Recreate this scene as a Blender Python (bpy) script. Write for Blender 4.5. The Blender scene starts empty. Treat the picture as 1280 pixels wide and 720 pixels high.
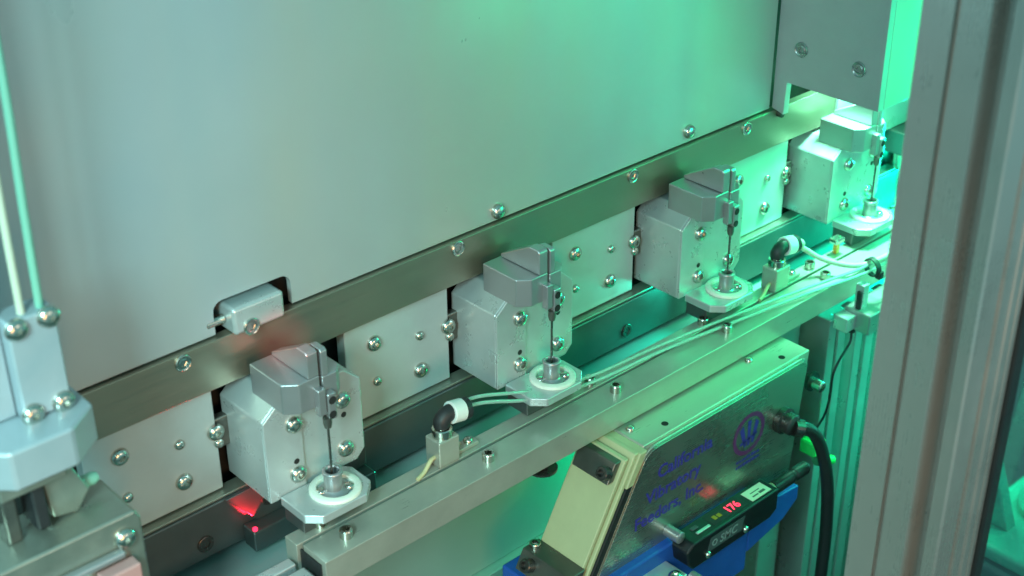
import bpy, bmesh, math, random
from mathutils import Vector, Matrix, Euler
random.seed(7)
K = 0.001                                   # everything below is written in millimetres
sc = bpy.context.scene
COL = sc.collection

# ------------------------------------------------------------------ camera
cam = bpy.data.cameras.new('camera'); cam_o = bpy.data.objects.new('camera', cam); COL.objects.link(cam_o)
def rot_cam(a, b, c):
    return Matrix.Rotation(b, 4, 'Z') @ Matrix.Rotation(a, 4, 'X') @ Matrix.Rotation(c, 4, 'Z')
cam_o.matrix_world = Matrix.Translation((0, -500*K, 600*K)) @ rot_cam(1.0638540, -0.7373923, -0.0077833)
cam.sensor_width = 36; cam.lens = 1783.54/1280*36
cam.clip_start = 0.01; cam.clip_end = 50
cam.dof.use_dof = True; cam.dof.focus_distance = 0.76; cam.dof.aperture_fstop = 13
sc.camera = cam_o
# ------------------------------------------------------------------ light
w = bpy.data.worlds.new('World'); sc.world = w; w.use_nodes = True
w.node_tree.nodes['Background'].inputs[0].default_value = (0.34, 0.97, 1.0, 1)
w.node_tree.nodes['Background'].inputs[1].default_value = 0.50
def area(name, loc, target, size, power, color, size_y=None, spread=None):
    l = bpy.data.lights.new(name, 'AREA'); l.energy = power; l.color = color; l.size = size*K
    if size_y: l.shape = 'RECTANGLE'; l.size_y = size_y*K
    if spread: l.spread = math.radians(spread)
    o = bpy.data.objects.new(name, l); COL.objects.link(o)
    o.location = Vector(loc)*K
    o.rotation_euler = (Vector(target)-Vector(loc)).to_track_quat('-Z', 'Y').to_euler()
    return o
area('key_light', (-260, -430, 640), (30, 0, 290), 180, 2.05, (0.50, 0.98, 0.95), 220, 84)  # added key light, set close on the left so it falls off rightward
area('warm_side_light', (60, -560, 300), (330, -60, 170), 160, 0.26, (1.0, 0.50, 0.20), 160, 80)  # added warm light, tints the lower left against the cool key
area('green_inspection_light', (785, -130, 390), (690, -20, 215), 60, 0.22, (0.0, 1.0, 0.32), 60, 90)
area('added_highlight_light', (722, -36, 340), (722, -36, 200), 30, 0.42, (0.28, 1.0, 0.64), 30, 75)  # unseen light added inside the cover to brighten the last block
area('green_wash_light', (735, -270, 340), (680, 0, 255), 190, 0.42, (0.0, 1.0, 0.40), 190, 105)  # unseen green light added to colour the right of the panel
area('front_fill_light', (520, -1000, 420), (420, -200, 300), 300, 0.09, (1.0, 0.80, 0.65), 300, 45)
area('green_lower_light', (560, -32, 90), (440, 0, 85), 40, 0.13, (0.0, 1.0, 0.35), 40)  # added green light hidden behind the drive, for the lower wall
area('green_post_light', (830, -158, 150), (690, -50, 20), 60, 0.30, (0.0, 1.0, 0.55), 60, 84)  # unseen green light added for the posts
area('green_gap_light', (585, -24, 180), (500, -21, 150), 10, 0.030, (0.0, 1.0, 0.62), 10, 130)  # tiny added light under the third nest, brightens the gap
area('green_casting_light', (760, -300, 330), (720, -240, 60), 90, 0.25, (0.1, 1.0, 0.75), 90, 70)  # added light out of view, brightens the casting
area('green_deck_light', (880, -18, 185), (500, -20, 150), 22, 0.9, (0.0, 1.0, 0.55), 22, 100)  # added light behind the column, grazes along the deck
sc.view_settings.view_transform = 'Standard'; sc.view_settings.look = 'None'
sc.view_settings.exposure = 0.09; sc.view_settings.gamma = 1; sc.view_settings.use_curve_mapping = False
sc.cycles.max_bounces = 8; sc.cycles.sample_clamp_indirect = 6

# ------------------------------------------------------------------ materials
MATS = {}
def mat(name, color, metallic=0.0, rough=0.5, brushed=None, spots=0.0, bump=0.0, rvar=0.12, coat=0.0,
        trans=0.0, emit=None, estr=0.0, spec=None, alpha=1.0, scale=60):
    if name in MATS: return MATS[name]
    m = bpy.data.materials.new(name); m.use_nodes = True
    nt = m.node_tree; N = nt.nodes; L = nt.links
    b = N['Principled BSDF']
    b.inputs['Base Color'].default_value = (*color, 1)
    b.inputs['Metallic'].default_value = metallic; b.inputs['Roughness'].default_value = rough
    b.inputs['Coat Weight'].default_value = coat
    b.inputs['Transmission Weight'].default_value = trans
    b.inputs['Alpha'].default_value = alpha
    if spec is not None: b.inputs['Specular IOR Level'].default_value = spec
    if emit: b.inputs['Emission Color'].default_value = (*emit, 1); b.inputs['Emission Strength'].default_value = estr
    tcn = N.new('ShaderNodeTexCoord'); oi = N.new('ShaderNodeObjectInfo'); tc = N.new('ShaderNodeVectorMath')
    tc.operation = 'ADD'
    sca = N.new('ShaderNodeVectorMath'); sca.operation = 'SCALE'; sca.inputs[0].default_value = (3.1, 1.7, 2.3)
    L.new(oi.outputs['Random'], sca.inputs['Scale']); L.new(sca.outputs[0], tc.inputs[1]); L.new(tcn.outputs['Object'], tc.inputs[0])
    if spots > 0 or rvar > 0:
        n1 = N.new('ShaderNodeTexNoise'); n1.inputs['Scale'].default_value = scale; n1.inputs['Detail'].default_value = 5
        n1.inputs['Roughness'].default_value = 0.65
        L.new(tc.outputs[0], n1.inputs['Vector'])
        mr = N.new('ShaderNodeMapRange'); mr.inputs[1].default_value = 0.3; mr.inputs[2].default_value = 0.72
        mr.inputs[3].default_value = max(0.03, rough-rvar); mr.inputs[4].default_value = min(1, rough+rvar)
        L.new(n1.outputs['Fac'], mr.inputs[0])
        rough_out = mr.outputs[0]
        if spots > 0:
            n2 = N.new('ShaderNodeTexNoise'); n2.inputs['Scale'].default_value = scale*0.45; n2.inputs['Detail'].default_value = 7
            n2.inputs['Roughness'].default_value = 0.7
            L.new(tc.outputs[0], n2.inputs['Vector'])
            mc = N.new('ShaderNodeMapRange'); mc.inputs[1].default_value = 0.3; mc.inputs[2].default_value = 0.7
            mc.inputs[3].default_value = 1-spots; mc.inputs[4].default_value = 1+spots*0.4
            L.new(n2.outputs['Fac'], mc.inputs[0])
            mx = N.new('ShaderNodeVectorMath'); mx.operation = 'SCALE'; mx.inputs[0].default_value = color
            L.new(mc.outputs[0], mx.inputs['Scale']); L.new(mx.outputs[0], b.inputs['Base Color'])
        if brushed:
            mp = N.new('ShaderNodeMapping'); mp.inputs['Scale'].default_value = brushed
            L.new(tc.outputs[0], mp.inputs['Vector'])
            n3 = N.new('ShaderNodeTexNoise'); n3.inputs['Scale'].default_value = 1.0; n3.inputs['Detail'].default_value = 3
            L.new(mp.outputs[0], n3.inputs['Vector'])
            ad = N.new('ShaderNodeMath'); ad.operation = 'MULTIPLY_ADD'; ad.inputs[1].default_value = 0.28
            L.new(n3.outputs['Fac'], ad.inputs[0])
            sb = N.new('ShaderNodeMath'); sb.operation = 'SUBTRACT'; sb.inputs[1].default_value = 0.14
            L.new(rough_out, sb.inputs[0]); L.new(sb.outputs[0], ad.inputs[2]); rough_out = ad.outputs[0]
            bp = N.new('ShaderNodeBump'); bp.inputs['Strength'].default_value = 0.035; bp.inputs['Distance'].default_value = 0.0002
            L.new(n3.outputs['Fac'], bp.inputs['Height']); L.new(bp.outputs[0], b.inputs['Normal'])
        elif bump > 0:
            n4 = N.new('ShaderNodeTexNoise'); n4.inputs['Scale'].default_value = 900; n4.inputs['Detail'].default_value = 3
            L.new(tc.outputs[0], n4.inputs['Vector'])
            bp = N.new('ShaderNodeBump'); bp.inputs['Strength'].default_value = bump; bp.inputs['Distance'].default_value = 0.0003
            L.new(n4.outputs['Fac'], bp.inputs['Height']); L.new(bp.outputs[0], b.inputs['Normal'])
        L.new(rough_out, b.inputs['Roughness'])
    MATS[name] = m
    return m
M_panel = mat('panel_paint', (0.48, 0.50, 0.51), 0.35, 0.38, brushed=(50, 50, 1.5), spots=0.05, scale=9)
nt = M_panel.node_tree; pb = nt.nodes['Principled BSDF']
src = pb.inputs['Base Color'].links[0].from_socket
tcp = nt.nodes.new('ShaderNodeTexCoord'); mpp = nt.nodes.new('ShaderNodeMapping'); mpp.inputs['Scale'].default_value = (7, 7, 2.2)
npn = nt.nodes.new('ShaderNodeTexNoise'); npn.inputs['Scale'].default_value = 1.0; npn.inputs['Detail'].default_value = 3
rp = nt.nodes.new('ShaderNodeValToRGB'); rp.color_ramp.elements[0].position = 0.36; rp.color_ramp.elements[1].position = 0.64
rp.color_ramp.elements[0].color = (0.94, 1.0, 1.07, 1); rp.color_ramp.elements[1].color = (1.08, 1.0, 0.89, 1)  # warm and cool reflection tints painted into the panel's base colour
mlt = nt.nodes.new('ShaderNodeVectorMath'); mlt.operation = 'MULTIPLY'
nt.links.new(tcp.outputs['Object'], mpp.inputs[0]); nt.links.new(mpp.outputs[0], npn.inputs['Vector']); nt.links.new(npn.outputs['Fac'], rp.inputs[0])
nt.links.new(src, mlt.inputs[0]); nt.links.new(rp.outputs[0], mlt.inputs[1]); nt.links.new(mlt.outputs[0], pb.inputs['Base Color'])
M_strip = mat('brushed_steel_strip', (0.35, 0.31, 0.24), 0.85, 0.38, brushed=(25, 1400, 1400), spots=0.03, rvar=0.04, scale=12)
M_plate = mat('ground_steel_plate', (0.48, 0.53, 0.53), 0.35, 0.46, bump=0.15, spots=0.08, scale=50)
M_alu = mat('satin_aluminium', (0.56, 0.58, 0.58), 0.5, 0.34, bump=0.0, spots=0.09, scale=90)
M_nest = mat('pale_nest_plate', (0.72, 0.73, 0.66), 0.2, 0.32, spots=0.12, scale=110)
M_alu_fine = mat('machined_aluminium', (0.43, 0.42, 0.43), 0.7, 0.32, spots=0.06, rvar=0.05, scale=60)
M_rail = mat('track_steel', (0.47, 0.46, 0.40), 0.5, 0.38, brushed=(40, 1500, 1500), spots=0.14, rvar=0.08, scale=70)
M_bar = mat('dark_machined_bar', (0.13, 0.14, 0.14), 0.7, 0.40, spots=0.18, scale=35)
M_ledge = mat('brass_ledge', (0.33, 0.34, 0.28), 0.7, 0.4, spots=0.1)
M_screw = mat('stainless_screw', (0.58, 0.55, 0.49), 1.0, 0.22, rvar=0.08, scale=200)
M_dark_screw = mat('dark_screw', (0.10, 0.09, 0.085), 0.8, 0.32, scale=200)
M_hole = mat('hole_shade_black', (0.012, 0.012, 0.012), 0.0, 0.7)  # black discs and strips: shade of holes and slots put into colour
M_black = mat('matt_black', (0.02, 0.02, 0.022), 0.0, 0.5, spots=0.2)
M_rubber = mat('black_rubber', (0.018, 0.017, 0.017), 0.0, 0.42, spots=0.25, scale=80)
M_void = mat('recess_shade_black', (0.02, 0.02, 0.018), 0.2, 0.6)  # near-black colour stands in for shade in gaps and recesses
M_white = mat('white_plastic', (0.78, 0.78, 0.74), 0.0, 0.35, spots=0.06)
M_ring = mat('nylon_ring', (0.80, 0.80, 0.70), 0.0, 0.30, spots=0.06, scale=150)
M_needle = mat('needle_steel', (0.22, 0.20, 0.18), 1.0, 0.3)
M_house = mat('feeder_housing_steel', (0.52, 0.53, 0.44), 0.5, 0.33, brushed=(40, 1200, 1200), spots=0.05, rvar=0.06, scale=20)
M_face = mat('polished_cover_plate', (0.40, 0.42, 0.37), 0.85, 0.30, brushed=(30, 2500, 2500), spots=0.15, scale=25)
M_edge = mat('bright_edge', (0.62, 0.62, 0.55), 0.9, 0.3)
M_spring = mat('fibreglass_spring', (0.53, 0.52, 0.30), 0.0, 0.38, spots=0.12, scale=45, coat=0.3)
M_clamp = mat('spring_clamp_steel', (0.20, 0.19, 0.17), 0.8, 0.38, spots=0.2)
M_blue = mat('blue_painted_base', (0.015, 0.09, 0.42), 0.0, 0.45, spots=0.18, scale=60, bump=0.2)
M_ink = mat('blue_print', (0.045, 0.03, 0.30), 0.0, 0.5)
M_ink2 = mat('maroon_print', (0.13, 0.02, 0.12), 0.0, 0.5)
M_box = mat('controller_black', (0.010, 0.012, 0.014), 0.0, 0.38, spots=0.2)
M_boxlab = mat('controller_grey_label', (0.06, 0.085, 0.09), 0.0, 0.5)
M_boxtxt = mat('controller_print', (0.22, 0.27, 0.28), 0.0, 0.5)
M_led = mat('red_led', (0.3, 0.0, 0.01), 0, 0.4, emit=(1.0, 0.03, 0.09), estr=2.6)
M_ledy = mat('dim_amber_led', (0.1, 0.1, 0.0), 0, 0.4, emit=(0.35, 0.42, 0.01), estr=0.25)
M_paper = mat('paper_label', (0.72, 0.74, 0.56), 0, 0.6, spots=0.05)
M_print = mat('small_black_print', (0.10, 0.10, 0.09), 0, 0.6)
M_tube = mat('clear_air_tube', (0.55, 0.75, 0.68), 0.0, 0.12, trans=0.55, spec=0.6, rvar=0.05)
M_cable_white = mat('pale_cable', (0.55, 0.53, 0.42), 0, 0.45)
M_wire = mat('yellowish_wire', (0.55, 0.50, 0.28), 0, 0.5)
M_col = mat('anodised_profile', (0.56, 0.50, 0.47), 0.7, 0.34, brushed=(2200, 2200, 12), spots=0.03, scale=25)
M_cols = mat('green_side_profile', (0.42, 0.46, 0.44), 0.7, 0.36, spots=0.1)
M_door = mat('grey_coated_plate', (0.46, 0.41, 0.43), 0.2, 0.45, bump=0.3, spots=0.08)
M_floor = mat('cabinet_floor_paint', (0.22, 0.27, 0.25), 0.1, 0.45, spots=0.15, scale=12)
M_wall = mat('cabinet_wall_paint', (0.28, 0.40, 0.36), 0.1, 0.5, spots=0.10, scale=15)
M_deck = mat('deck_plate', (0.30, 0.36, 0.36), 0.15, 0.4, spots=0.12, scale=30)
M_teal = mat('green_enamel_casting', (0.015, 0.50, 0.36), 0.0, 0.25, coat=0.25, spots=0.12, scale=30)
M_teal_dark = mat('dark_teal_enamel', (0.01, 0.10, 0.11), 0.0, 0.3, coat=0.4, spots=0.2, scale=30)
M_glass = mat('door_glass', (0.9, 0.97, 0.95), 0, 0.02, trans=1.0, rvar=0, spots=0)
M_greenpl = mat('green_plastic', (0.03, 0.55, 0.12), 0, 0.4, spots=0.1)
M_orange = mat('orange_wire', (0.8, 0.30, 0.05), 0, 0.45)
M_arm = mat('arm_plate_alu', (0.42, 0.46, 0.50), 0.4, 0.42, spots=0.08)
M_arm2 = mat('arm_steel', (0.42, 0.42, 0.36), 0.8, 0.36, spots=0.2)
M_gtube = mat('green_air_hose', (0.20, 0.42, 0.32), 0, 0.35)
M_redpl = mat('faded_red_plastic', (0.48, 0.24, 0.23), 0, 0.4)

# ------------------------------------------------------------------ mesh helpers (mm)
def new(): return bmesh.new()
def box(bm, x0, x1, y0, y1, z0, z1, bev=0.0, seg=2):
    b = bmesh.new()
    vs = [b.verts.new((x, y, z)) for x in (x0, x1) for y in (y0, y1) for z in (z0, z1)]
    for f in ((0,1,3,2),(4,6,7,5),(0,4,5,1),(2,3,7,6),(0,2,6,4),(1,5,7,3)):
        b.faces.new([vs[i] for i in f])
    bmesh.ops.recalc_face_normals(b, faces=b.faces)
    if bev > 0: bmesh.ops.bevel(b, geom=b.edges[:], offset=bev, segments=seg, affect='EDGES', profile=0.5)
    merge(bm, b); return bm
def merge(bm, b, M=None):
    if M is not None: bmesh.ops.transform(b, matrix=M, verts=b.verts)
    m = bpy.data.meshes.new('tmp'); b.to_mesh(m); b.free(); bm.from_mesh(m); bpy.data.meshes.remove(m)
def prism(bm, poly, axis, a0, a1, bev=0.0, seg=2):
    """poly: 2-D outline; axis 'y' -> (x,z) outline, 'z' -> (x,y), 'x' -> (y,z)"""
    def P(p, a):
        return {'y': (p[0], a, p[1]), 'z': (p[0], p[1], a), 'x': (a, p[0], p[1])}[axis]
    b = bmesh.new()
    lo = [b.verts.new(P(p, a0)) for p in poly]; hi = [b.verts.new(P(p, a1)) for p in poly]
    b.faces.new(lo); b.faces.new(hi[::-1])
    n = len(poly)
    for i in range(n): b.faces.new((lo[i], lo[(i+1) % n], hi[(i+1) % n], hi[i]))
    bmesh.ops.recalc_face_normals(b, faces=b.faces)
    if bev > 0: bmesh.ops.bevel(b, geom=b.edges[:], offset=bev, segments=seg, affect='EDGES', profile=0.5)
    merge(bm, b); return bm
def lathe(bm, prof, center=(0, 0, 0), axis='z', n=28, hexfrom=None):
    """prof: (r,h) pairs; rows with index >= hexfrom are hexagonal (socket)"""
    b = bmesh.new(); rings = []
    for i, (r, h) in enumerate(prof):
        if r <= 1e-6: rings.append([b.verts.new((0, 0, h))]); continue
        row = []
        for k in range(n):
            t = 2*math.pi*k/n; rr = r
            if hexfrom is not None and i >= hexfrom:
                a = (math.degrees(t) % 60)-30; rr = r*0.9/math.cos(math.radians(a))
            row.append(b.verts.new((rr*math.cos(t), rr*math.sin(t), h)))
        rings.append(row)
    for a, c in zip(rings[:-1], rings[1:]):
        for k in range(n):
            if len(a) == 1 and len(c) == 1: continue
            if len(c) == 1: b.faces.new((a[k], a[(k+1) % n], c[0]))
            elif len(a) == 1: b.faces.new((a[0], c[(k+1) % n], c[k]))
            else: b.faces.new((a[k], a[(k+1) % n], c[(k+1) % n], c[k]))
    bmesh.ops.recalc_face_normals(b, faces=b.faces)
    R = {'z': Matrix(), '-z': Matrix.Rotation(math.pi, 4, 'X'), '-y': Matrix.Rotation(math.pi/2, 4, 'X'),
         '-x': Matrix.Rotation(-math.pi/2, 4, 'Y'), 'x': Matrix.Rotation(math.pi/2, 4, 'Y')}[axis] if isinstance(axis, str) else \
        Vector(axis).to_track_quat('Z', 'Y').to_matrix().to_4x4()
    merge(bm, b, Matrix.Translation(center) @ R); return bm
def catmull(pts, n=8):
    P = [Vector(p) for p in pts]; P = [P[0]*2-P[1]]+P+[P[-1]*2-P[-2]]; out = []
    for i in range(1, len(P)-2):
        for k in range(n):
            t = k/n; a, b, c, d = P[i-1], P[i], P[i+1], P[i+2]
            out.append(0.5*((2*b)+(c-a)*t+(2*a-5*b+4*c-d)*t*t+(-a+3*b-3*c+d)*t**3))
    out.append(P[-2]); return out
def sweep(bm, pts, r, n=10, sub=8, smooth=True):
    pts = catmull(pts, sub) if smooth else [Vector(p) for p in pts]
    b = bmesh.new(); rows = []; up = Vector((0.13, 0.21, 0.97)).normalized()
    for i, p in enumerate(pts):
        t = (pts[min(i+1, len(pts)-1)]-pts[max(i-1, 0)]).normalized()
        u = (up-t*up.dot(t)).normalized(); v = t.cross(u); up = u
        rows.append([b.verts.new(p+(u*math.cos(a)+v*math.sin(a))*r) for a in [2*math.pi*k/n for k in range(n)]])
    for a, c in zip(rows[:-1], rows[1:]):
        for k in range(n): b.faces.new((a[k], a[(k+1) % n], c[(k+1) % n], c[k]))
    b.faces.new(rows[0][::-1]); b.faces.new(rows[-1])
    bmesh.ops.recalc_face_normals(b, faces=b.faces)
    merge(bm, b); return bm
def mesh_of(name, bm, material, origin=(0, 0, 0), smooth=True):
    bmesh.ops.transform(bm, matrix=Matrix.Scale(K, 4) @ Matrix.Translation(-Vector(origin)), verts=bm.verts)
    m = bpy.data.meshes.new(name)
    if smooth:
        for f in bm.faces: f.smooth = True
        for e in bm.edges:
            if len(e.link_faces) == 2:
                f, g = e.link_faces; a, b = f.calc_area(), g.calc_area(); an = e.calc_face_angle(0)
                if an > math.radians(50) or (an > 0.02 and max(a, b) > 3.5*max(min(a, b), 1e-18)): e.smooth = False
    bm.to_mesh(m); bm.free(); m.materials.append(material)
    return m
class Thing:
    """an Empty at the base of a thing; parts are given in world mm"""
    def __init__(s, name, label, cat, loc, group=None):
        s.o = bpy.data.objects.new(name, None); COL.objects.link(s.o); s.org = Vector(loc)
        s.o.location = s.org*K; s.o.empty_display_size = 0.01
        s.o['label'] = label; s.o['category'] = cat
        if group: s.o['group'] = group
    def part(s, name, bm, material, parent=None, label=None):
        o = bpy.data.objects.new(name, mesh_of(name, bm, material, s.org)); COL.objects.link(o)
        o.parent = parent or s.o
        if label: o['label'] = label
        return o
    def inst(s, name, mesh, loc, parent=None, rot=None, label=None):
        o = bpy.data.objects.new(name, mesh); COL.objects.link(o); o.parent = parent or s.o
        o.location = (Vector(loc)-s.org)*K
        q = Euler(rot or (0, 0, 0)).to_quaternion() @ Euler((0, 0, random.uniform(0, 6.28))).to_quaternion()
        o.rotation_euler = q.to_euler()
        if label: o['label'] = label
        return o
def copy_tree(o, parent=None):
    kids = list(o.children)
    c = o.copy(); COL.objects.link(c); c.parent = parent
    if 'screw' in c.name: c.rotation_euler = (c.rotation_euler.to_quaternion() @ Euler((0, 0, random.uniform(0, 6.28))).to_quaternion()).to_euler()
    for k in kids: copy_tree(k, c)
    return c
def structure(name, bm, material):
    o = bpy.data.objects.new(name, mesh_of(name, bm, material)); COL.objects.link(o); o['kind'] = 'structure'; return o
def text_bm(body, size, thick=0.12, spacing=1.0):
    cu = bpy.data.curves.new('t', 'FONT'); cu.body = body; cu.size = size; cu.extrude = thick/2; cu.space_character = spacing
    cu.resolution_u = 3; cu.offset = 0.018*size
    o = bpy.data.objects.new('t', cu); COL.objects.link(o)
    dg = bpy.context.evaluated_depsgraph_get(); dg.update()
    m = bpy.data.meshes.new_from_object(o.evaluated_get(dg)); b = bmesh.new(); b.from_mesh(m)
    bpy.data.objects.remove(o); bpy.data.curves.remove(cu); bpy.data.meshes.remove(m)
    return b
def text_on_front(body, size, x, y, z, thick=0.12, shear=0.0, spacing=1.0):      # reads along +X on a face that looks to -Y
    b = text_bm(body, size, thick, spacing)
    M = Matrix.Translation((x, y, z)) @ Matrix.Rotation(math.pi/2, 4, 'X')
    S = Matrix.Identity(4); S[0][1] = shear
    bmesh.ops.transform(b, matrix=M @ S, verts=b.verts); return b

# shared screw heads (axis = local +Z, seat at 0)
def screw_mesh(name, prof, material, hexfrom=None, n=30):
    return mesh_of(name, lathe(new(), prof, n=n, hexfrom=hexfrom), material)
BUTTON = screw_mesh('button_screw', [(0, 0), (4.4, 0), (4.4, 0.5), (4.1, 1.4), (3.3, 2.3), (2.2, 2.7), (1.5, 2.75), (1.5, 1.3), (0, 1.3)], M_screw, 6)
SMALLPIN = screw_mesh('small_pin', [(0, 0), (2.5, 0), (2.5, 0.9), (2.1, 1.7), (1.2, 2.1), (0, 2.1)], M_screw)
SOCKET = screw_mesh('socket_screw', [(0, 0), (3.2, 0), (3.2, 3.9), (2.9, 4.4), (2.05, 4.4), (2.0, 0.4), (0, 0.4)], M_screw, 4)
CSK = screw_mesh('flush_screw', [(0, 0), (4.1, 0), (4.1, 0.7), (3.7, 1.0), (3.2, 0.75), (2.0, 0.95), (1.9, 0.3), (0, 0.3)], M_screw, 5)
DARKCSK = screw_mesh('dark_flush_screw', [(0, 0), (4.3, 0), (4.3, 0.7), (3.9, 1.0), (3.0, 0.8), (2.4, 0.8), (2.2, 0.2), (0, 0.2)], M_dark_screw, 5)
M_greyscrew = mat('grey_screw', (0.34, 0.33, 0.33), 0.6, 0.3, scale=200)
GREYCSK = screw_mesh('grey_flush_screw', [(0, 0), (4.6, 0), (4.6, 0.8), (4.2, 1.2), (3.5, 0.5), (3.0, 0.45), (2.7, 1.0), (1.9, 1.0), (1.8, 0.2), (0, 0.2)], M_greyscrew, 6)
DARKSOCK = screw_mesh('dark_socket_screw', [(0, 0), (4.4, 0), (4.4, 5.5), (3.9, 6.2), (2.4, 6.2), (2.4, 3.5), (0, 3.5)], M_dark_screw, 4)
PANS = screw_mesh('pan_screw', [(0, 0), (4.2, 0), (4.2, 1.2), (3.6, 2.6), (2.2, 3.4), (0, 3.5)], M_screw)
FRONT = (math.pi/2, 0, 0)          # looks to -Y
LEFT = (0, -math.pi/2, 0)          # looks to -X
DISC = screw_mesh('screw_hole', [(0, 0), (2.0, 0), (2.0, 0.15), (0, 0.15)], M_hole)
SMALLHOLE = screw_mesh('dowel_hole', [(0, 0), (1.5, 0), (1.5, 0.12), (0, 0.12)], M_hole)

# ------------------------------------------------------------------ setting
structure('floor', box(new(), -900, 1700, -900, 200, -210, -200), M_floor)
structure('cabinet_wall', box(new(), -900, 1300, 0, 8, 44, 144.5), M_wall)
structure('lower_wall', box(new(), -900, 1300, -6, 8, -199.8, 43, 0.6), M_wall)
structure('rear_backing_wall', box(new(), -900, 1300, 14, 22, 152, 500), M_void)  # near-black, so shade behind the plate gaps is in its colour
structure('deck', box(new(), 60, 1300, -34, 14, 145, 150, 0.4), M_deck)

# ------------------------------------------------------------------ the big panel over the strip
def rounded_rect(x0, x1, z0, z1, r, n=5):
    pts = []
    for cx, cz, a0 in ((x1-r, z1-r, 0), (x0+r, z1-r, 90)):
        for k in range(n+1):
            a = math.radians(a0+90*k/n); pts.append((cx+r*math.cos(a), cz+r*math.sin(a)))
    return [(x1, z0)]+pts+[(x0, z0)]
t = Thing('machine_panel', 'large plain pale grey upright panel that fills the upper left, above the steel strip', 'panel', (200, -2, 272))
PB = 271.6
outline = [(-250, PB)] + rounded_rect(271.5, 313.0, PB, 287.5, 5)[::-1] + [(664.8, PB), (664.8, 640), (-250, 640)]
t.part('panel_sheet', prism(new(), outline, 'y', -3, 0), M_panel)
t.part('notch_shade', box(new(), 262, 322, 9, 12, 262, 296), M_void)  # near-black sheet, the notch's shade put into its colour
t.inst('screw', PANS, (441.5, -3, 276.6), rot=FRONT); t.inst('screw', PANS, (590, -3, 278.2), rot=FRONT)

# ------------------------------------------------------------------ long strip
t = Thing('guide_strip', 'long brushed steel strip running diagonally below the large pale panel', 'metal strip', (120, -3, 246))
t.part('strip_bar', box(new(), 150, 1100, -6, -0.4, 246, 270.7, 0.35), M_strip)
for x in (252, 411.7, 540.7, 640): t.inst('screw', CSK, (x, -6, 266.4), rot=FRONT)
t.inst('screw', CSK, (177, -6, 266.4), rot=FRONT)

# block in the notch
t = Thing('stop_block', 'small square aluminium block poking through the dark notch in the large panel', 'block', (289, 0, 271))
t.part('block_body', box(new(), 277.5, 304.5, -10, 9, 271, 284.5, 1.6, 3), M_alu)
t.inst('screw', CSK, (286, -10, 270.2+3), rot=FRONT)
t.inst('dowel', mesh_of('dowel', lathe(new(), [(0,0),(2.4,0),(2.4,9),(1.8,9.6),(0,9.6)]), M_screw), (277, -1, 277), rot=LEFT)

# ------------------------------------------------------------------ index plates
def plate_thing(x, label):
    t = Thing('backing_plate', label, 'metal plate', (x, 0, 187), 'backing plates between the holder blocks')
    t.part('plate_body', box(new(), x, x+66.2, 0, 7, 187.2, 252, 0.5), M_plate)
    t.inst('screw', BUTTON, (x+17.5, 0, 229), rot=FRONT); t.inst('screw', BUTTON, (x+46.3, 0, 200.7), rot=FRONT)
    t.inst('pin', SMALLPIN, (x+46.5, 0, 221.6), rot=FRONT); t.inst('pin', SMALLPIN, (x+18, 0, 206.4), rot=FRONT)
    # joint piece on the right-hand edge: two round heads and a sleeve in the gap
    t.part('joint_sleeve', box(new(), x+65.2, x+74, 1.2, 6, 208.5, 225, 0.8), M_clamp)
    t.inst('screw', BUTTON, (x+65.6, -0.3, 219.6), rot=FRONT)
    t.inst('pin', SMALLPIN, (x+66.3, -0.3, 213.2), rot=FRONT)
    return t
PX = 201.0; PITCH = 141.6
p0 = plate_thing(PX, 'steel backing plate with four screws at the far left, before the first holder block')
PL = ['steel backing plate with four screws between the first and second holder blocks from the left',
      'steel backing plate between the second and third holder blocks, partly green',
      'bright green lit backing plate just left of the glowing holder block at the right']
for k in range(3):
    c = copy_tree(p0.o); c.location.x += (k+1)*PITCH*K; c['label'] = PL[k]

# ------------------------------------------------------------------ bar under the plates
t = Thing('support_bar', 'long dark machined bar with flush screws under the backing plates', 'machine rail', (400, -3, 158))
t.part('bar_body', box(new(), 60, 1150, -6, 0, 157, 185, 0.5), M_bar)
t.part('ledge', box(new(), 60, 1150, -4.6, 4, 185.05, 186.4, 0.3), M_ledge, label='thin bright ledge along the top of the dark bar')
for x in (250.7, 405, 540.3, 690): t.inst('screw', DARKCSK, (x, -6, 165.6), rot=FRONT)

# red sensor wedge under the first block
t = Thing('light_sensor', 'dark block with a red glowing sensor under the leftmost holder block', 'sensor', (285, -10, 150.4))
t.part('sensor_body', box(new(), 271.5, 345, -16, -6.2, 154.5, 166, 0.7), M_bar)
t.part('sensor_face', prism(new(), [(263, 186), (345, 186), (345, 166.2), (279, 166.2)], 'y', -8.2, -6.2, 0.3), M_bar)
t.inst('screw', DARKCSK, (286, -8.2, 176.5), rot=FRONT)
t.part('emitter', lathe(new(), [(0, 0), (1.2, 0), (1.2, 1.2), (0.7, 1.5), (0, 1.5)], (273.5, -14, 166), 'z', 12), M_led, label='tiny glowing red dot')
def spot(name, loc, target, power, color, ang, blend=0.25, rad=0.6):
    l = bpy.data.lights.new(name, 'SPOT'); l.energy = power; l.color = color; l.spot_size = math.radians(ang)
    l.spot_blend = blend; l.shadow_soft_size = rad*K
    o = bpy.data.objects.new(name, l); COL.objects.link(o); o.location = Vector(loc)*K
    o.rotation_euler = (Vector(target)-Vector(loc)).to_track_quat('-Z', 'Y').to_euler(); return o
spot('red_sensor_beam', (274.5, -10.2, 166.9), (276, -7.8, 181), 0.09, (1, 0.01, 0.03), 74, 0.4)
spot('added_red_strip_spot', (60, -420, 560), (305, -6, 256), 24.0, (1, 0.03, 0.05), 3.4, 1.0, 3)  # unseen red spot added off frame to redden the strip

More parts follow.
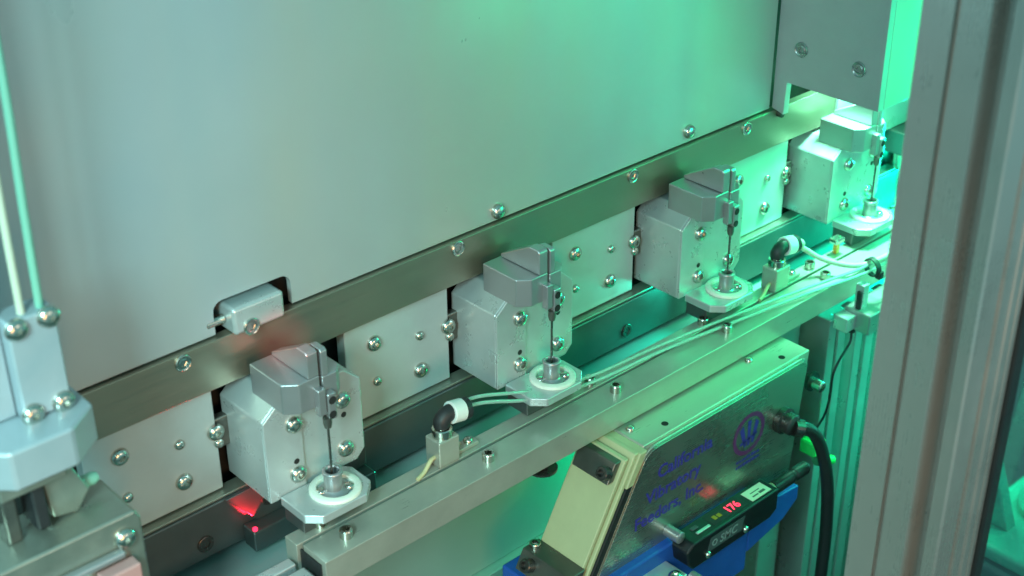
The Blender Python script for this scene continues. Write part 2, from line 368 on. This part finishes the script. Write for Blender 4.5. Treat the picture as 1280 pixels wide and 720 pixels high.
# ------------------------------------------------------------------ holder blocks
def holder(X, label):
    """X = left face of the block"""
    g = lambda a: X+a
    t = Thing('holder_block', label, 'gripper block', (X+28, -15, 190), 'aluminium holder blocks along the line')
    prof = [(0, 190), (0, 234.4), (10.5, 243), (47, 243), (56, 235), (56, 195), (51, 190)]
    body = t.part('block_body', prism(new(), [(g(a), z) for a, z in prof], 'y', -28.7, 6, 0.6), M_alu)
    t.part('front_cheek', prism(new(), [(g(0), 190.1), (g(0), 234.3), (g(10.5), 242.9), (g(20.5), 242.9), (g(20.5), 190.1)], 'y', -30, -28.75, 0.35), M_alu)
    t.inst('screw', BUTTON, (g(16), -30, 227.5), rot=FRONT)
    t.inst('screw', BUTTON, (g(16), -30, 199.6), rot=FRONT)
    t.inst('screw', BUTTON, (g(44.5), -28.7, 199.8), rot=FRONT)
    t.inst('screw', BUTTON, (g(44.5), -28.7, 227.5), rot=FRONT)
    t.inst('dowel_hole', SMALLHOLE, (g(16), -30, 206.8), rot=FRONT); t.inst('dowel_hole', SMALLHOLE, (g(45), -28.7, 219), rot=FRONT)
    # clamp head on top: left and right half, slot between
    hl = new(); prism(hl, [(g(7), -12), (g(7), -37), (g(13.3), -42), (g(24.6), -42), (g(24.6), -12)], 'z', 240.2, 256, 0.5)
    head = t.part('clamp_head', hl, M_alu_fine)
    hr = new(); prism(hr, [(g(26.0), -14), (g(26.0), -42), (g(34), -42), (g(38.5), -37.5), (g(38.5), -14)], 'z', 241.5, 254.5, 0.5)
    t.part('clamp_head', hr, M_alu_fine)
    yz = [(-42, 256.2), (-42, 268.6), (-40.8, 269.8), (-34.5, 269.8), (-13, 258), (-13, 256.2)]
    t.part('jaw', prism(new(), yz, 'x', g(18.6), g(24.5), 0.45), M_alu_fine)
    yz2 = [(-42, 254.7), (-42, 267.4), (-40.8, 268.6), (-34.5, 268.6), (-15, 257), (-15, 254.7)]
    t.part('jaw', prism(new(), yz2, 'x', g(26.1), g(29.6), 0.4), M_alu_fine)
    # finger clamp holding the needle
    f = new(); box(f, g(21), g(25.1), -45.4, -41.5, 236.5, 250.5, 0.5); box(f, g(25.6), g(30.2), -45.9, -41.5, 232.8, 246.8, 0.6)
    fing = t.part('finger_clamp', f, M_alu_fine)
    t.inst('screw', DISC, (g(27.9), -46, 243.2), fing, FRONT)
    t.inst('screw', DISC, (g(27.6), -46, 235.6), fing, FRONT)
    lathe_bm = lathe(new(), [(0, 0), (1.6, 0), (2.1, 2.2), (2.1, 5.5), (0, 5.5)], (g(25.3), -44.5, 229), 'z', 14)
    t.part('needle_holder', lathe_bm, M_clamp)
    nd = lathe(new(), [(0, 0), (0.35, 1.2), (0.62, 3), (0.62, 34), (0, 34)], (g(25.4), -44.3, 196.5), 'z', 10)
    t.part('needle', nd, M_needle)
    # nest plate with white ring and nozzle cup
    o = [(5, -30.4), (5, -49.5), (11.5, -56), (36, -56), (44, -48.5), (44, -34), (41, -30.4)]
    nest = t.part('nest_plate', prism(new(), [(g(a), y) for a, y in o], 'z', 187.2, 192, 0.5), M_alu)
    t.part('ring', lathe(new(), [(8.6, 0.1), (12.5, 0.1), (12.5, 1.3), (11.9, 1.9), (9.2, 1.9), (8.6, 1.3), (8.6, 0.1)], (g(27.5), -43, 192), 'z', 40), M_ring, nest)
    noz = t.part('nozzle', lathe(new(), [(7.4, 0.1), (7.4, 0.9), (5.4, 1.2), (4.5, 2.0), (4.3, 9.6), (4.9, 10.2), (4.9, 11.6), (4.5, 12), (3.5, 12), (3.1, 11.2), (3.0, 4), (0, 4)], (g(26.3), -43.4, 192), 'z', 32), M_alu_fine, nest)
    t.inst('nozzle_screw', SMALLPIN, (g(20.8), -41, 192.2), nest); t.inst('nozzle_screw', SMALLPIN, (g(33.2), -46.5, 192.2), nest)
    t.part('nest_support', box(new(), g(6.5), g(40), -46, -30.5, 178.5, 187.1, 0.5), M_bar)
    s = lathe(new(), [(0, 0), (3.0, 0), (3.0, 28.6), (0, 28.6)], (g(14), -40, 149.8), 'z', 16)
    t.part('support_pin', s, M_black)
    return t
HL = 'leftmost aluminium holder block, above the red glowing sensor'
h0 = holder(274.4, HL)
for k, lb in enumerate(['second aluminium holder block from the left, in the middle of the line',
                        'third holder block from the left, grey with a green tinted front and dark clamp head',
                        'glowing green and white holder block at the far right, under the grey corner box']):
    c = copy_tree(h0.o); c.location.x += (k+1)*141.7*K + (0.4*K if k == 2 else 0); c['label'] = lb

# ------------------------------------------------------------------ feeder track
t = Thing('feeder_track', 'long straight steel feeder track of two rails crossing the picture diagonally', 'feeder track', (270, -55, 161))
t.part('back_rail', box(new(), 273.5, 860, -49.9, -40.6, 162.5, 178.2, 0.3), M_rail)
t.part('front_rail', box(new(), 276.0, 860, -69, -51.7, 162, 178, 0.3), M_rail)
t.part('slot_shade', box(new(), 277, 858, -51.65, -49.95, 163, 168, 0), M_hole)  # black filler low in the slot, shade given as colour
t.part('end_cover', box(new(), 275.2, 276.2, -66, -49, 164, 175, 0.1), M_black)
for x in (290.5, 469.6, 562.6, 663.4): t.inst('cap_screw', SOCKET, (x, -45.5, 178.1))
for x in (293.5, 381.8, 473.4, 565.8, 658.7): t.inst('cap_screw', SOCKET, (x+1, -60, 177.9))
ft = lathe(new(), [(0, 0), (8.2, 0), (8.2, 1.4), (3.6, 1.9), (3.6, 8.4), (0, 8.4)], (420, -60, 153.9), 'z', 28)
t.part('levelling_foot', ft, M_dark_screw)

# run-out pieces under the left end of the track
t = Thing('outlet_chute', 'pale metal outlet chute under the left end of the feeder track', 'chute', (240, -60, 150))
t.part('chute_side', box(new(), 205, 271, -52, -46, 158, 170, 0.5), M_alu)
t.part('chute_side', box(new(), 205, 273, -72, -55.5, 156, 170, 1.2), M_alu)
t.part('chute_bed', box(new(), 205, 272, -55.4, -52.1, 157, 163, 0), M_void)

# ------------------------------------------------------------------ air sensor heads
def air_head(X, Y, Z, label):
    t = Thing('air_fitting', label, 'air fitting', (X, Y, Z), 'elbow air fittings on the feeder track')
    b = new(); box(b, X-6.5, X+6.5, Y-5.5, Y+5.5, Z, Z+15, 0.6); box(b, X+6.4, X+22, Y-2.2, Y+4, Z, Z+2.2, 0.3)
    prism(b, [(X+6.6, Z+2.1), (X+14, Z+2.1), (X+6.6, Z+12)], 'y', Y+1.5, Y+3.6, 0.2)
    t.part('fitting_block', b, M_rail)
    t.part('hex_nut', lathe(new(), [(0, 0), (5.2, 0), (5.2, 4.2), (4.4, 4.8), (3.4, 4.8), (3.4, 7.5), (0, 7.5)], (X, Y, Z+15), 'z', 24), M_screw)
    e = new(); sweep(e, [(X, Y, Z+20.5), (X+.1, Y, Z+23.4), (X+2.2, Y-.1, Z+25.6), (X+5, Y-.3, Z+26.2), (X+7, Y-.4, Z+26)], 4.3, 18)
    t.part('elbow', e, M_black)
    d = Vector((1, -0.05, -0.16)).normalized(); p = Vector((X+5, Y-.3, Z+26))
    t.part('collar', lathe(new(), [(0, 0), (5.5, 0), (5.8, .4), (5.8, 7.2), (5.4, 7.6), (0, 7.6)], p, d, 24), M_white)
    t.part('cuff', lathe(new(), [(0, 0), (5.6, 0), (5.6, 3.0), (3.6, 4.4), (0, 4.4)], p+d*7.7, d, 24), M_black)
    t.inst('screw', SMALLPIN, (X+17.5, Y+1.0, Z+2.2))
    w = new(); sweep(w, [(X-6, Y-1, Z+5), (X-10, Y-2.2, Z+5), (X-15, Y-3.6, Z+1.8), (X-20.5, Y-5, Z+.6)], 1.15, 8)
    t.part('wire', w, M_wire)
    return t
a1 = air_head(366, -44.8, 178.3, 'black elbow air fitting with white collar on the track between first and second holder blocks')
c = copy_tree(a1.o); c.location = Vector((628, -46, 178.3))*K
c['label'] = 'black elbow air fitting with white collar on the track near the right, pale cable attached'

# tubes along the track
def single(name, label, cat, bm, material, org, group=None):
    o = bpy.data.objects.new(name, mesh_of(name, bm, material, org)); COL.objects.link(o); o.location = Vector(org)*K
    o['label'] = label; o['category'] = cat
    if group: o['group'] = group
    return o
single('air_tube', 'clear air tube from the left elbow fitting along the track, lower of the pair', 'tube',
       sweep(new(), [(379, -45, 203), (395, -44, 199), (430, -47, 187), (470, -50, 182), (520, -52, 180.8), (575, -59, 180.6), (630, -67, 180.8), (676, -77, 182), (705, -80, 184), (745, -84, 186)], 1.0, 10), M_tube, (380, -45, 200))
single('air_tube', 'clear air tube from the left elbow fitting along the track, upper of the pair', 'tube',
       sweep(new(), [(379, -43, 205.5), (395, -42, 202), (432, -44, 190), (470, -47, 184), (520, -48.5, 182.0), (575, -55, 182), (630, -63.5, 182.2), (676, -75, 185), (705, -77, 187), (745, -80, 189)], 0.95, 10), M_tube, (380, -43, 203))
single('sensor_cable', 'pale cable curving from the right elbow fitting to the black cable tie', 'cable',
       sweep(new(), [(640.5, -46.8, 203.4), (646, -47.3, 201.5), (652, -48, 196.5), (663, -56, 188), (675, -70, 185), (690, -77, 186.6), (720, -80, 189)], 1.7, 10), M_cable_white, (634, -46, 203))
t = Thing('cable_sleeve', 'pale sleeve on the cable just right of the right elbow fitting', 'cable sleeve', (638, -46, 203))
t.part('sleeve', lathe(new(), [(0, 0), (3.0, 0), (3.0, 9), (2.1, 10.5), (0, 10.5)], (640, -46.7, 203.9), Vector((1, -.1, -.32)), 16), M_cable_white)
tie = new()
lathe(tie, [(5.2, -1.6), (6.2, -1.6), (6.2, 1.6), (5.2, 1.6), (5.2, -1.6)], (683, -77.6, 184.2), Vector((1, -.2, .1)), 20)
box(tie, 681.5, 685.5, -84.8, -81, 178, 183, 0.5)
single('cable_tie', 'black cable tie holding the tubes and cable together near the column', 'cable tie', tie, M_black, (683, -78, 182))

# little bright screw clip with orange wire
t = Thing('wire_clip', 'tiny bright clip with an orange wire standing on the right end of the track', 'clip', (692, -45, 178.3))
t.part('clip_post', box(new(), 690, 693, -46, -43, 178.3, 186, 0.4), M_orange)
t.part('clip_head', box(new(), 686.5, 695.5, -48, -41.5, 186.1, 189.5, 0.8), M_screw)

# slim sensor on bracket in front of the track
t = Thing('bracket_sensor', 'slim grey sensor on an angle bracket in front of the right end of the track', 'sensor', (668, -76, 140))
t.part('bracket', box(new(), 659, 671.3, -80, -70, 147, 157, 0.6), M_alu)
t.part('sensor_case', box(new(), 671.5, 677.5, -81, -75.0, 147, 176, 0.5), M_alu)
t.part('sensor_window', box(new(), 669.7, 671.4, -80.6, -77.4, 158, 172, 0.3), M_black)
t.part('connector', lathe(new(), [(0, 0), (2.4, 0), (2.4, 5), (0, 5)], (673, -75, 141), 'z', 14), M_black)
sweep_c = sweep(new(), [(673, -75, 141), (671, -76, 134), (660, -77, 126), (655, -77, 117), (656, -76, 100), (655, -74, 85), (648, -72, 74)], 0.8, 8)
single('thin_wire', 'thin dark wire looping down from the slim bracket sensor past the post', 'wire', sweep_c, M_rubber, (655, -76, 110))

# ------------------------------------------------------------------ vibratory feeder drive
t = Thing('vibratory_feeder_drive', 'steel vibratory feeder drive with blue printed lettering under the track', 'feeder drive', (530, -75, 60))
def inset(z): return 467+(z-160)*0.545
def rx(z): return 609.5+(z-160)*0.11
def skew(dx0, dx1, z0, z1, r=0, n=6):
    """upright leaning outline, corners rounded at the top"""
    a = (inset(z0)+dx0, z0); b = (rx(z0)+dx1, z0); c = (rx(z1)+dx1, z1); d = (inset(z1)+dx0, z1)
    if not r: return [a, b, c, d]
    out = [a, b]
    for P, Q, R in ((b, c, d), (c, d, a)):
        P, Q, R = Vector(P), Vector(Q), Vector(R)
        s = Q+(P-Q).normalized()*r; e = Q+(R-Q).normalized()*r
        for k in range(n+1):
            u = k/n; v = (s*(1-u)+Q*u)*(1-u)+(Q*(1-u)+e*u)*u; out.append((v.x, v.y))
    return out
t.part('housing', prism(new(), skew(0, 0, 62, 160.2), 'y', -88.6, -60.5, 0.5), M_house)
rim = t.part('cover_rim', prism(new(), skew(1.5, -1.5, 60, 158.2, 9), 'y', -90.0, -88.7, 0.35), M_edge, label='bright rounded rim of the cover')
cover = t.part('cover_plate', prism(new(), skew(3.0, -3.0, 60, 156.6, 8), 'y', -90.9, -90.1, 0.15), M_face)
yT = -91.0
def shear_line(txt, size, x, z, name='lettering', m=M_ink, sp=1.0):
    return t.part(name, text_on_front(txt, size, x, yT, z, 0.10, 0.0, sp), m, cover)
shear_line('California', 11.6, 476.5, 135.0)
shear_line('Vibratory', 11.6, 468, 121.6)
shear_line('Feeders, Inc.', 11.2, 459.5, 108.2)
# round emblem
lg = lathe(new(), [(11.2, 0), (14.0, 0), (14.0, .12), (11.2, .12), (11.2, 0)], (554.5, yT, 128), '-y', 40)
t.part('emblem_ring', lg, M_ink2, cover)
eb = new()
for pts in ([(546, 133), (549.2, 135.5), (552.6, 121), (551, 119.5)], [(553.6, 120), (555.6, 120), (556, 137), (553, 137)], [(557, 121), (559, 119.8), (563, 133), (560, 135.6)], [(547, 122), (562, 125), (562, 126.6), (547, 123.8)]):
    prism(eb, pts, 'y', yT-.12, yT-.02 if len(eb.verts) < 20 else yT-.01)
t.part('emblem_marks', eb, M_ink, cover)
for z in (110.4, 106.6):
    sp = new(); x = 545.0
    while x < 566:
        wd = random.uniform(0.8, 2.2); box(sp, x, x+wd, yT-.1, yT, z, z+random.uniform(1.4, 2.3)); x += wd+random.uniform(.5, 1.0)
    t.part('small_print', sp, M_ink, cover)
for x, y in ((490.7, -82), (590.9, -82.6)): t.inst('screw_hole', DISC, (x, y, 160.2))
t.inst('screw', SMALLPIN, (473, -73, 160.2)); t.inst('screw', SMALLPIN, (574, -72, 160.2))
# springs on the left end
def leaf(x_off, y0, y1, z0, z1, th):
    p = lambda z, a: (inset(z)+x_off+a, z)
    return prism(new(), [p(z0, 0), p(z0, th), p(z1, th), p(z1, 0)], 'y', y0, y1, 0.5)
t.part('leaf_spring', leaf(-13.5, -89, -56.5, 96, 158, 3.0), M_spring, label='pale yellow fibreglass leaf spring, outer')
t.part('leaf_spring', leaf(-8.8, -90.5, -59, 96, 160, 3.0), M_spring, label='pale yellow fibreglass leaf spring, inner')
t.part('spring_gap_shade', leaf(-5.6, -91.5, -60, 88, 141, 5.4), M_hole)  # solid black strip standing in for the shadow gap beside the springs
t.part('spacer', leaf(-5.6, -91.8, -60, 141.3, 159.6, 5.4), M_spring)
t.part('spring_clamp', leaf(-18.4, -87, -60.5, 146.5, 157.5, 4.7), M_clamp)
t.part('spring_clamp', leaf(-25.5, -91, -55, 92.5, 103.5, 11.8), M_clamp)
ax = Vector((-0.88, 0, 0.48))
def spring_bolt(x, y, z):
    return lathe(new(), [(0, 0), (3.9, 0), (3.9, 4.8), (3.4, 5.4), (2.1, 5.4), (2.1, 3), (0, 3)], (x, y, z), ax, 24)
t.part('bolt', spring_bolt(inset(151.5)-18.4, -84, 151.5), M_dark_screw)
t.part('bolt', spring_bolt(inset(98)-25.5, -64, 98), M_dark_screw); t.part('bolt', spring_bolt(inset(98)-25.5, -86, 98), M_dark_screw)
t.inst('screw', SOCKET, (inset(103)-19.5, -58.5, 101.5))

# blue base
t = Thing('blue_base', 'blue painted base block under the steel feeder drive', 'base block', (500, -75, 30))
t.part('base_block', box(new(), 404, 556, -96, -45, 30, 89, 1.2), M_blue)
t.part('pedestal', box(new(), 410, 550, -92, -49, -199.8, 29.9, 1), M_bar)
t.part('side_arm', prism(new(), [(556.3, 43), (590, 50), (603, 59), (603, 69), (556.3, 74)], 'y', -96, -62, 0.8), M_blue)

# ------------------------------------------------------------------ pressure controller
t = Thing('digital_controller', 'black controller box with a glowing red number on the front of the feeder drive', 'controller', (520, -100, 78))
yf, yb, zt, zb = -107.5, -93.0, 92.0, 73.5
t.part('case', prism(new(), [(488, 78), (492, zb), (560, zb), (566, 77), (566, zt), (491, zt), (486, 88)], 'y', yf, yb, 0.9), M_box)
t.part('front_label', prism(new(), [(503, 79.3), (533, 79.3), (535.5, 88.5), (505.5, 88.5)], 'y', yf-.15, yf-.02), M_boxlab)
t.part('front_lettering', text_on_front('SMC', 7.6, 513.5, yf-.3, 81.2, .1, 0.15, 1.05), M_boxtxt)
t.part('front_emblem', lathe(new(), [(1.4, 0), (2.3, 0), (2.3, .12), (1.4, .12), (1.4, 0)], (509.2, yf-.2, 83.9), '-y', 20), M_boxtxt)
def on_top(b, x, y, z):
    bmesh.ops.transform(b, matrix=Matrix.Translation((x, y, z)), verts=b.verts); return b
t.part('display_window', box(new(), 512, 541, -104.6, -95, zt, zt+.25, 0.1), M_black)
t.part('digits', on_top(text_bm('176', 7.6, .1, 1.0), 526.5, -102.6, zt+.35), M_led, label='glowing red number 176')
t.part('unit_mark', box(box(new(), 516, 518.6, -101.5, -98.2, zt+.3, zt+.4), 519.6, 522.4, -101.5, -98.6, zt+.3, zt+.4), M_ledy, label='dim amber indicator marks')
lab = t.part('paper_tag', box(new(), 545, 562, -105, -96.0, zt, zt+.35, .05), M_paper, label='white paper tag')
t.part('tag_print', box(box(box(new(), 548, 553, -103, -102, zt+.37, zt+.42), 554, 559, -103.2, -101.4, zt+.37, zt+.42), 549, 557, -100, -99.3, zt+.37, zt+.42), M_print, lab)
t.part('button', box(new(), 499, 510, -103.5, -101.6, zt, zt+.9, .3), M_alu); t.part('button', box(new(), 499, 504, -99.5, -97, zt, zt+.9, .3), M_boxlab)
PIN = screw_mesh('controller_screw', [(0, 0), (2.2, 0), (2.2, .8), (1.3, 1.6), (0, 1.7)], M_screw)
t.inst('screw', PIN, (504, yf, 76.8+1), rot=FRONT); t.inst('screw', PIN, (537, yf, 76.8+1), rot=FRONT)
t.part('cable_nut', lathe(new(), [(0, 0), (4.0, 0), (4.0, 4), (3.2, 4.6), (0, 4.6)], (566, -100, 85.5), 'x', 16), M_spring)
t.part('cable_plug', lathe(new(), [(0, 0), (4.2, 0), (4.2, 16), (3.6, 17), (3.6, 19), (4.2, 20), (4.2, 30), (2.5, 33), (0, 33)], (570.6, -100, 85.5), 'x', 20), M_rubber)

t = Thing('mounting_bracket', 'bright steel angle bracket with a round stand-off at the lower left of the controller', 'bracket', (472, -104, 60))
t.part('bracket_plate', box(new(), 455, 482, -112, -92, 75, 79, 0.8), M_alu)
t.part('standoff', lathe(new(), [(0, 0), (3.6, 0), (3.6, 10), (3.1, 10.5), (0, 10.5)], (487, -91, 95), '-y', 20), M_alu_fine)
t.inst('screw', BUTTON, (463, -106, 79)); t.inst('screw', BUTTON, (475, -109, 79))
t.part('clamp_bolt', lathe(new(), [(0, 0), (3.4, 0), (3.4, 6), (0, 6)], (485, -112, 76), '-y', 18), M_alu_fine)

# ------------------------------------------------------------------ power cable of the drive
t = Thing('power_cable', 'thick black cable curving down from a gland on the drive cover', 'cable', (585, -92, 123))
t.part('gland', lathe(new(), [(0, 0), (8.3, 0), (8.3, 3.5), (6.6, 4.2), (6.6, 9), (5.6, 10), (0, 10)], (584.5, -91.1, 124), '-y', 24), M_dark_screw)
t.part('gland_nut', lathe(new(), [(0, 0), (5.6, 0), (5.6, 5.5), (4.6, 6.5), (0, 6.5)], (585.5, -99.5, 122), Vector((.75, -.45, -.25)), 8), M_dark_screw)
t.part('cord', sweep(new(), [(587, -101, 122), (593, -104, 119.5), (600, -106, 112), (606, -108, 98), (611, -110, 78), (614, -111, 52), (616, -111, 20), (617, -110, -60), (618, -109, -196)], 3.9, 14), M_rubber)

# ------------------------------------------------------------------ green post on the right under the track
t = Thing('profile_post', 'ribbed aluminium post lit green, standing under the right end of the track', 'post', (705, -50, 30))
pp = [(668, -60), (668, -20), (742, -20), (742, -60)]
rib = [(668, -20), (668, -62), (676, -62), (676, -58), (679, -58), (679, -62), (687, -62), (689, -54), (697, -54), (699, -62), (707, -62), (707, -58), (711, -58), (711, -62), (720, -62), (722, -54), (731, -54), (733, -62), (745, -62), (745, -20)]
t.part('extrusion', prism(new(), rib, 'z', -199.8, 144.8, 0.5), M_cols)
t = Thing('flat_post', 'flat pale green lit post beside the ribbed post', 'post', (645, -40, 30))
t.part('post_body', box(new(), 632, 654, -50, -28, -199.8, 144.8, 0.8), M_cols)
t = Thing('cross_beam', 'horizontal green lit beam behind the slim sensor under the track', 'beam', (700, -80, 140))
t.part('beam_body', box(new(), 668, 900, -90, -71, 146, 160, 0.8), M_cols); t.part('beam_groove', box(new(), 682, 898, -90.6, -90.1, 152, 154.4), M_void)
t = Thing('hose_connector', 'bright green push connector with a brown collar beside the thick black cable', 'connector', (652, -72, 50))
d = Vector((.9, -.1, -.42)).normalized()
t.part('green_body', box(new(), 640, 652, -80, -68, 62, 72, 1.2), M_greenpl)
t.part('brown_collar', lathe(new(), [(0, 0), (4.4, 0), (4.4, 7), (0, 7)], (644, -80, 60), d, 16), M_clamp)
t.part('tip', lathe(new(), [(0, 0), (3.2, 0), (3.2, 9), (2, 10), (0, 10)], Vector((644, -80, 60))+d*7, d, 16), M_greenpl)
t = Thing('round_knob', 'small round steel screw with a black washer right of the drive cover', 'screw', (628, -62, 115))
t.part('washer', lathe(new(), [(0, 0), (6.5, 0), (6.5, 2), (0, 2)], (639, -72, 118), '-y', 20), M_black)
t.part('bolt_head', lathe(new(), [(0, 0), (3.6, 0), (3.6, 7), (3.0, 7.6), (1.8, 7.6), (1.8, 5), (0, 5)], (638.5, -74, 117.5), '-y', 20, 4), M_screw)
t.part('bolt_shank', lathe(new(), [(0, 0), (3, 0), (3, 23), (0, 23)], (640, -50, 118), '-y', 12), M_dark_screw)

# ------------------------------------------------------------------ grey corner box at the top right
t = Thing('corner_cover', 'grey rectangular cover plate with two dark screws at the upper right', 'cover', (680, -40, 271))
out = [(-3.4, 271.8), (-12.2, 269.5), (-12.8, 290.4), (-78, 290.4), (-78, 620), (-3.4, 620)]
t.part('cover_plate', prism(new(), out, 'x', 666.8, 672, 0.4), M_door)
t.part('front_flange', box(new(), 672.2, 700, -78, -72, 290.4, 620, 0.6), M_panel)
t.inst('screw', GREYCSK, (666.8, -21.4, 313.4), rot=LEFT); t.inst('screw', GREYCSK, (666.8, -62.3, 312.2), rot=LEFT)
single('hook_screw', 'small dark round stop at the foot of the grey cover, on the strip', 'stop',
       lathe(new(), [(0, 0), (2.2, 0), (2.2, 3), (0, 3)], (670.5, -6.2, 267.8), '-y', 20), M_dark_screw, (668.5, -8, 267.5))

# clear cylinder hanging beyond the last block
t = Thing('glass_cylinder', 'slim shiny cylinder behind the far right holder block', 'cylinder', (827, 0, 150))
t.part('cylinder_rod', lathe(new(), [(0, 0), (7, 0), (7, 45), (0, 45)], (822, 0, 160), 'z', 24), M_screw)
t.part('cylinder_collar', lathe(new(), [(0, 0), (9, 0), (9, 4), (7.5, 5), (7.5, 10), (9, 11), (9, 13), (0, 13)], (822, 0, 150.2), 'z', 24), M_screw)
t.part('cylinder_cap', box(new(), 795, 880, -20, 13, 205.3, 222, 1), M_bar)
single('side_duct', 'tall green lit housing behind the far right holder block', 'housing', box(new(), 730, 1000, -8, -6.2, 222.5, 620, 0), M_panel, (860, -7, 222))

t = Thing('added_lamp_body', 'small added lamp body, unseen behind the grey corner cover', 'lamp', (722, -42, 342))
t.part('lamp_body', box(new(), 703, 741, -62, -22, 342, 356, 1.5), M_black)  # body added around the unseen highlight light
# ------------------------------------------------------------------ green inspection lamp housing (outside the frame to the right)
t = Thing('inspection_lamp', 'black housing of the green inspection lamp above the right end', 'lamp', (790, -150, 405))
lm = new(); box(lm, -52, 52, -36, 36, 2, 22, 2)
q = (Vector((650, -20, 215))-Vector((790, -150, 400))).to_track_quat('-Z', 'Y').to_matrix().to_4x4()
bmesh.ops.transform(lm, matrix=Matrix.Translation((790, -150, 400)) @ q, verts=lm.verts)
t.part('lamp_body', lm, M_black)

# ------------------------------------------------------------------ foreground column
t = Thing('profile_column', 'thick grooved aluminium column in the foreground at the right, out of focus', 'column', (440, -264, 30))
x0, y0 = 422.6, -244.5
pf = [(x0, y0), (x0, y0-12.6), (x0+2.4, y0-12.6), (x0+2.4, y0-14.6), (x0, y0-14.6), (x0, y0-25.5), (x0+2.2, y0-27.0), (x0+9, y0-27.6), (x0+9, y0-32.6), (x0+1.6, y0-33.2), (x0, y0-34.2),
      (x0+0.1, y0-39.2), (x0+1.0, y0-40), (x0+12, y0-40), (x0+12.6, y0-38.6), (x0+15.0, y0-38.6), (x0+15.6, y0-40), (x0+20.5, y0-40), (x0+21, y0-39.2), (x0+23.4, y0-39.2), (x0+24, y0-40), (x0+27.6, y0-40), (x0+28, y0-39.4), (x0+29, y0-39.4), (x0+29.4, y0-40), (x0+32, y0-40), (x0+32, y0)]
t.part('extrusion', prism(new(), pf, 'z', -199.8, 900, 0.0), M_col)
t.part('door_gasket', box(new(), x0+32.2, x0+40, y0-41.5, y0-30, -199.8, 900, 1.2), M_rubber, label='black rubber gasket along the column')
single('door_window', 'clear window pane right of the foreground column', 'window', box(new(), x0+40.1, x0+560, y0-36, y0-32, -199.8, 900, 0), M_glass, (x0+300, y0-34, 30.2))

# ------------------------------------------------------------------ green machine seen through the pane
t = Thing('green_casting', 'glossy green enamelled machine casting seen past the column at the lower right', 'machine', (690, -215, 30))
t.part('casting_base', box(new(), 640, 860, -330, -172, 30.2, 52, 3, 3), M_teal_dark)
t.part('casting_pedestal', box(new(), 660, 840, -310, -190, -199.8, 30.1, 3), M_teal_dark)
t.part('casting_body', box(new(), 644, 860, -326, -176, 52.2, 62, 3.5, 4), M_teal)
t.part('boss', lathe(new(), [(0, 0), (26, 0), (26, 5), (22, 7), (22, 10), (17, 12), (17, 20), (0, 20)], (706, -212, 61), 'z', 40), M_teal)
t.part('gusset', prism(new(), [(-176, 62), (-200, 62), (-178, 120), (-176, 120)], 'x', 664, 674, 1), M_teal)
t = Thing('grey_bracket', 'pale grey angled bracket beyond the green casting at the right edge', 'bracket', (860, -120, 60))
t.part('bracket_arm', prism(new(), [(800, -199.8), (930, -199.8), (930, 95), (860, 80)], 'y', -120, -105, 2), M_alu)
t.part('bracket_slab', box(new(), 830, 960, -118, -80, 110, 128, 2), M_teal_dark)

# ------------------------------------------------------------------ pick-and-place arm at the left edge
t = Thing('gripper_arm', 'pale blue gripper arm with hoses and a dark gripper at the left edge', 'robot arm', (165, -62, 250))
t.part('arm_plate', box(new(), 157, 175.5, -66, -54, 309, 350, 0.9), M_arm)
t.part('arm_plate_rear', box(new(), 120, 156.8, -60, -44, 309, 520, 0.9), M_arm)
for x, z in ((172.3, 348.8), (160, 348.2), (172, 313), (160, 312.8)): t.inst('screw', BUTTON, (x, -66, z-1.5), rot=FRONT)
t.part('wrist_flange', prism(new(), [(138, -48), (138, -74), (144, -80), (168, -80), (181, -70), (181, -50), (176, -44), (144, -44)], 'z', 292, 308.6, 1.2), M_arm)
t.part('wrist_step', prism(new(), [(140, -50), (140, -72), (166, -72), (172, -66), (172, -50)], 'z', 284, 291.8, 0.8), M_arm2)
t.part('gripper_jaw', box(new(), 141, 147, -68, -56, 262, 283.8, 1), M_clamp)
t.part('gripper_jaw', box(new(), 152, 157.5, -70, -57, 264, 283.8, 1), M_black)
t.part('gripper_finger', prism(new(), [(158, 283.5), (170, 283.5), (176, 270), (170, 262), (160, 264)], 'y', -66, -56, 0.8), M_arm2)
t.part('finger_tip', lathe(new(), [(0, 0), (2.6, 0), (2.6, 5), (1.8, 7), (0, 7)], (175, -60, 269.5), 'x', 16), M_gtube)
t = Thing('part_carrier', 'tilted steel carrier with a white and a faded red strip, at the lower left corner', 'carrier', (160, -68, 200))
t.part('carrier_body', prism(new(), [(120, 262), (186, 262), (188, 258), (188, 205), (120, 205)], 'y', -80, -52, 1.0), M_arm2)
t.part('carrier_lip', box(new(), 120, 178, -84, -80.2, 246, 249, 0.8), M_alu_fine)
t.part('white_bar', box(new(), 120, 166, -88, -80.2, 234, 241, 1), M_white)
t.part('red_strip', box(new(), 166.3, 182, -87, -80.2, 233, 243, 0.8), M_redpl)
t.inst('screw', BUTTON, (180, -80, 252), rot=FRONT)
t = Thing('lower_slide', 'grey upright slide plate at the bottom left, right of the steel carrier', 'plate', (195, -40, 150))
t.part('slide_body', box(new(), 178, 190, -52, -9, 150.2, 230, 1), M_arm)
t.inst('screw', BUTTON, (184, -52, 222), rot=FRONT)
single('air_hose', 'green air hose running down to the gripper arm at the left edge', 'hose',
       sweep(new(), [(174, -62, 520), (174, -62, 440), (172.5, -62, 390), (171.5, -62, 350)], 1.6, 10), M_gtube, (172, -62, 350))
single('air_hose', 'pale cream air hose beside the green hose at the left edge', 'hose',
       sweep(new(), [(166, -62, 520), (166, -62, 440), (165, -62, 390), (164.5, -62, 350)], 1.5, 10), M_cable_white, (165, -62, 350))
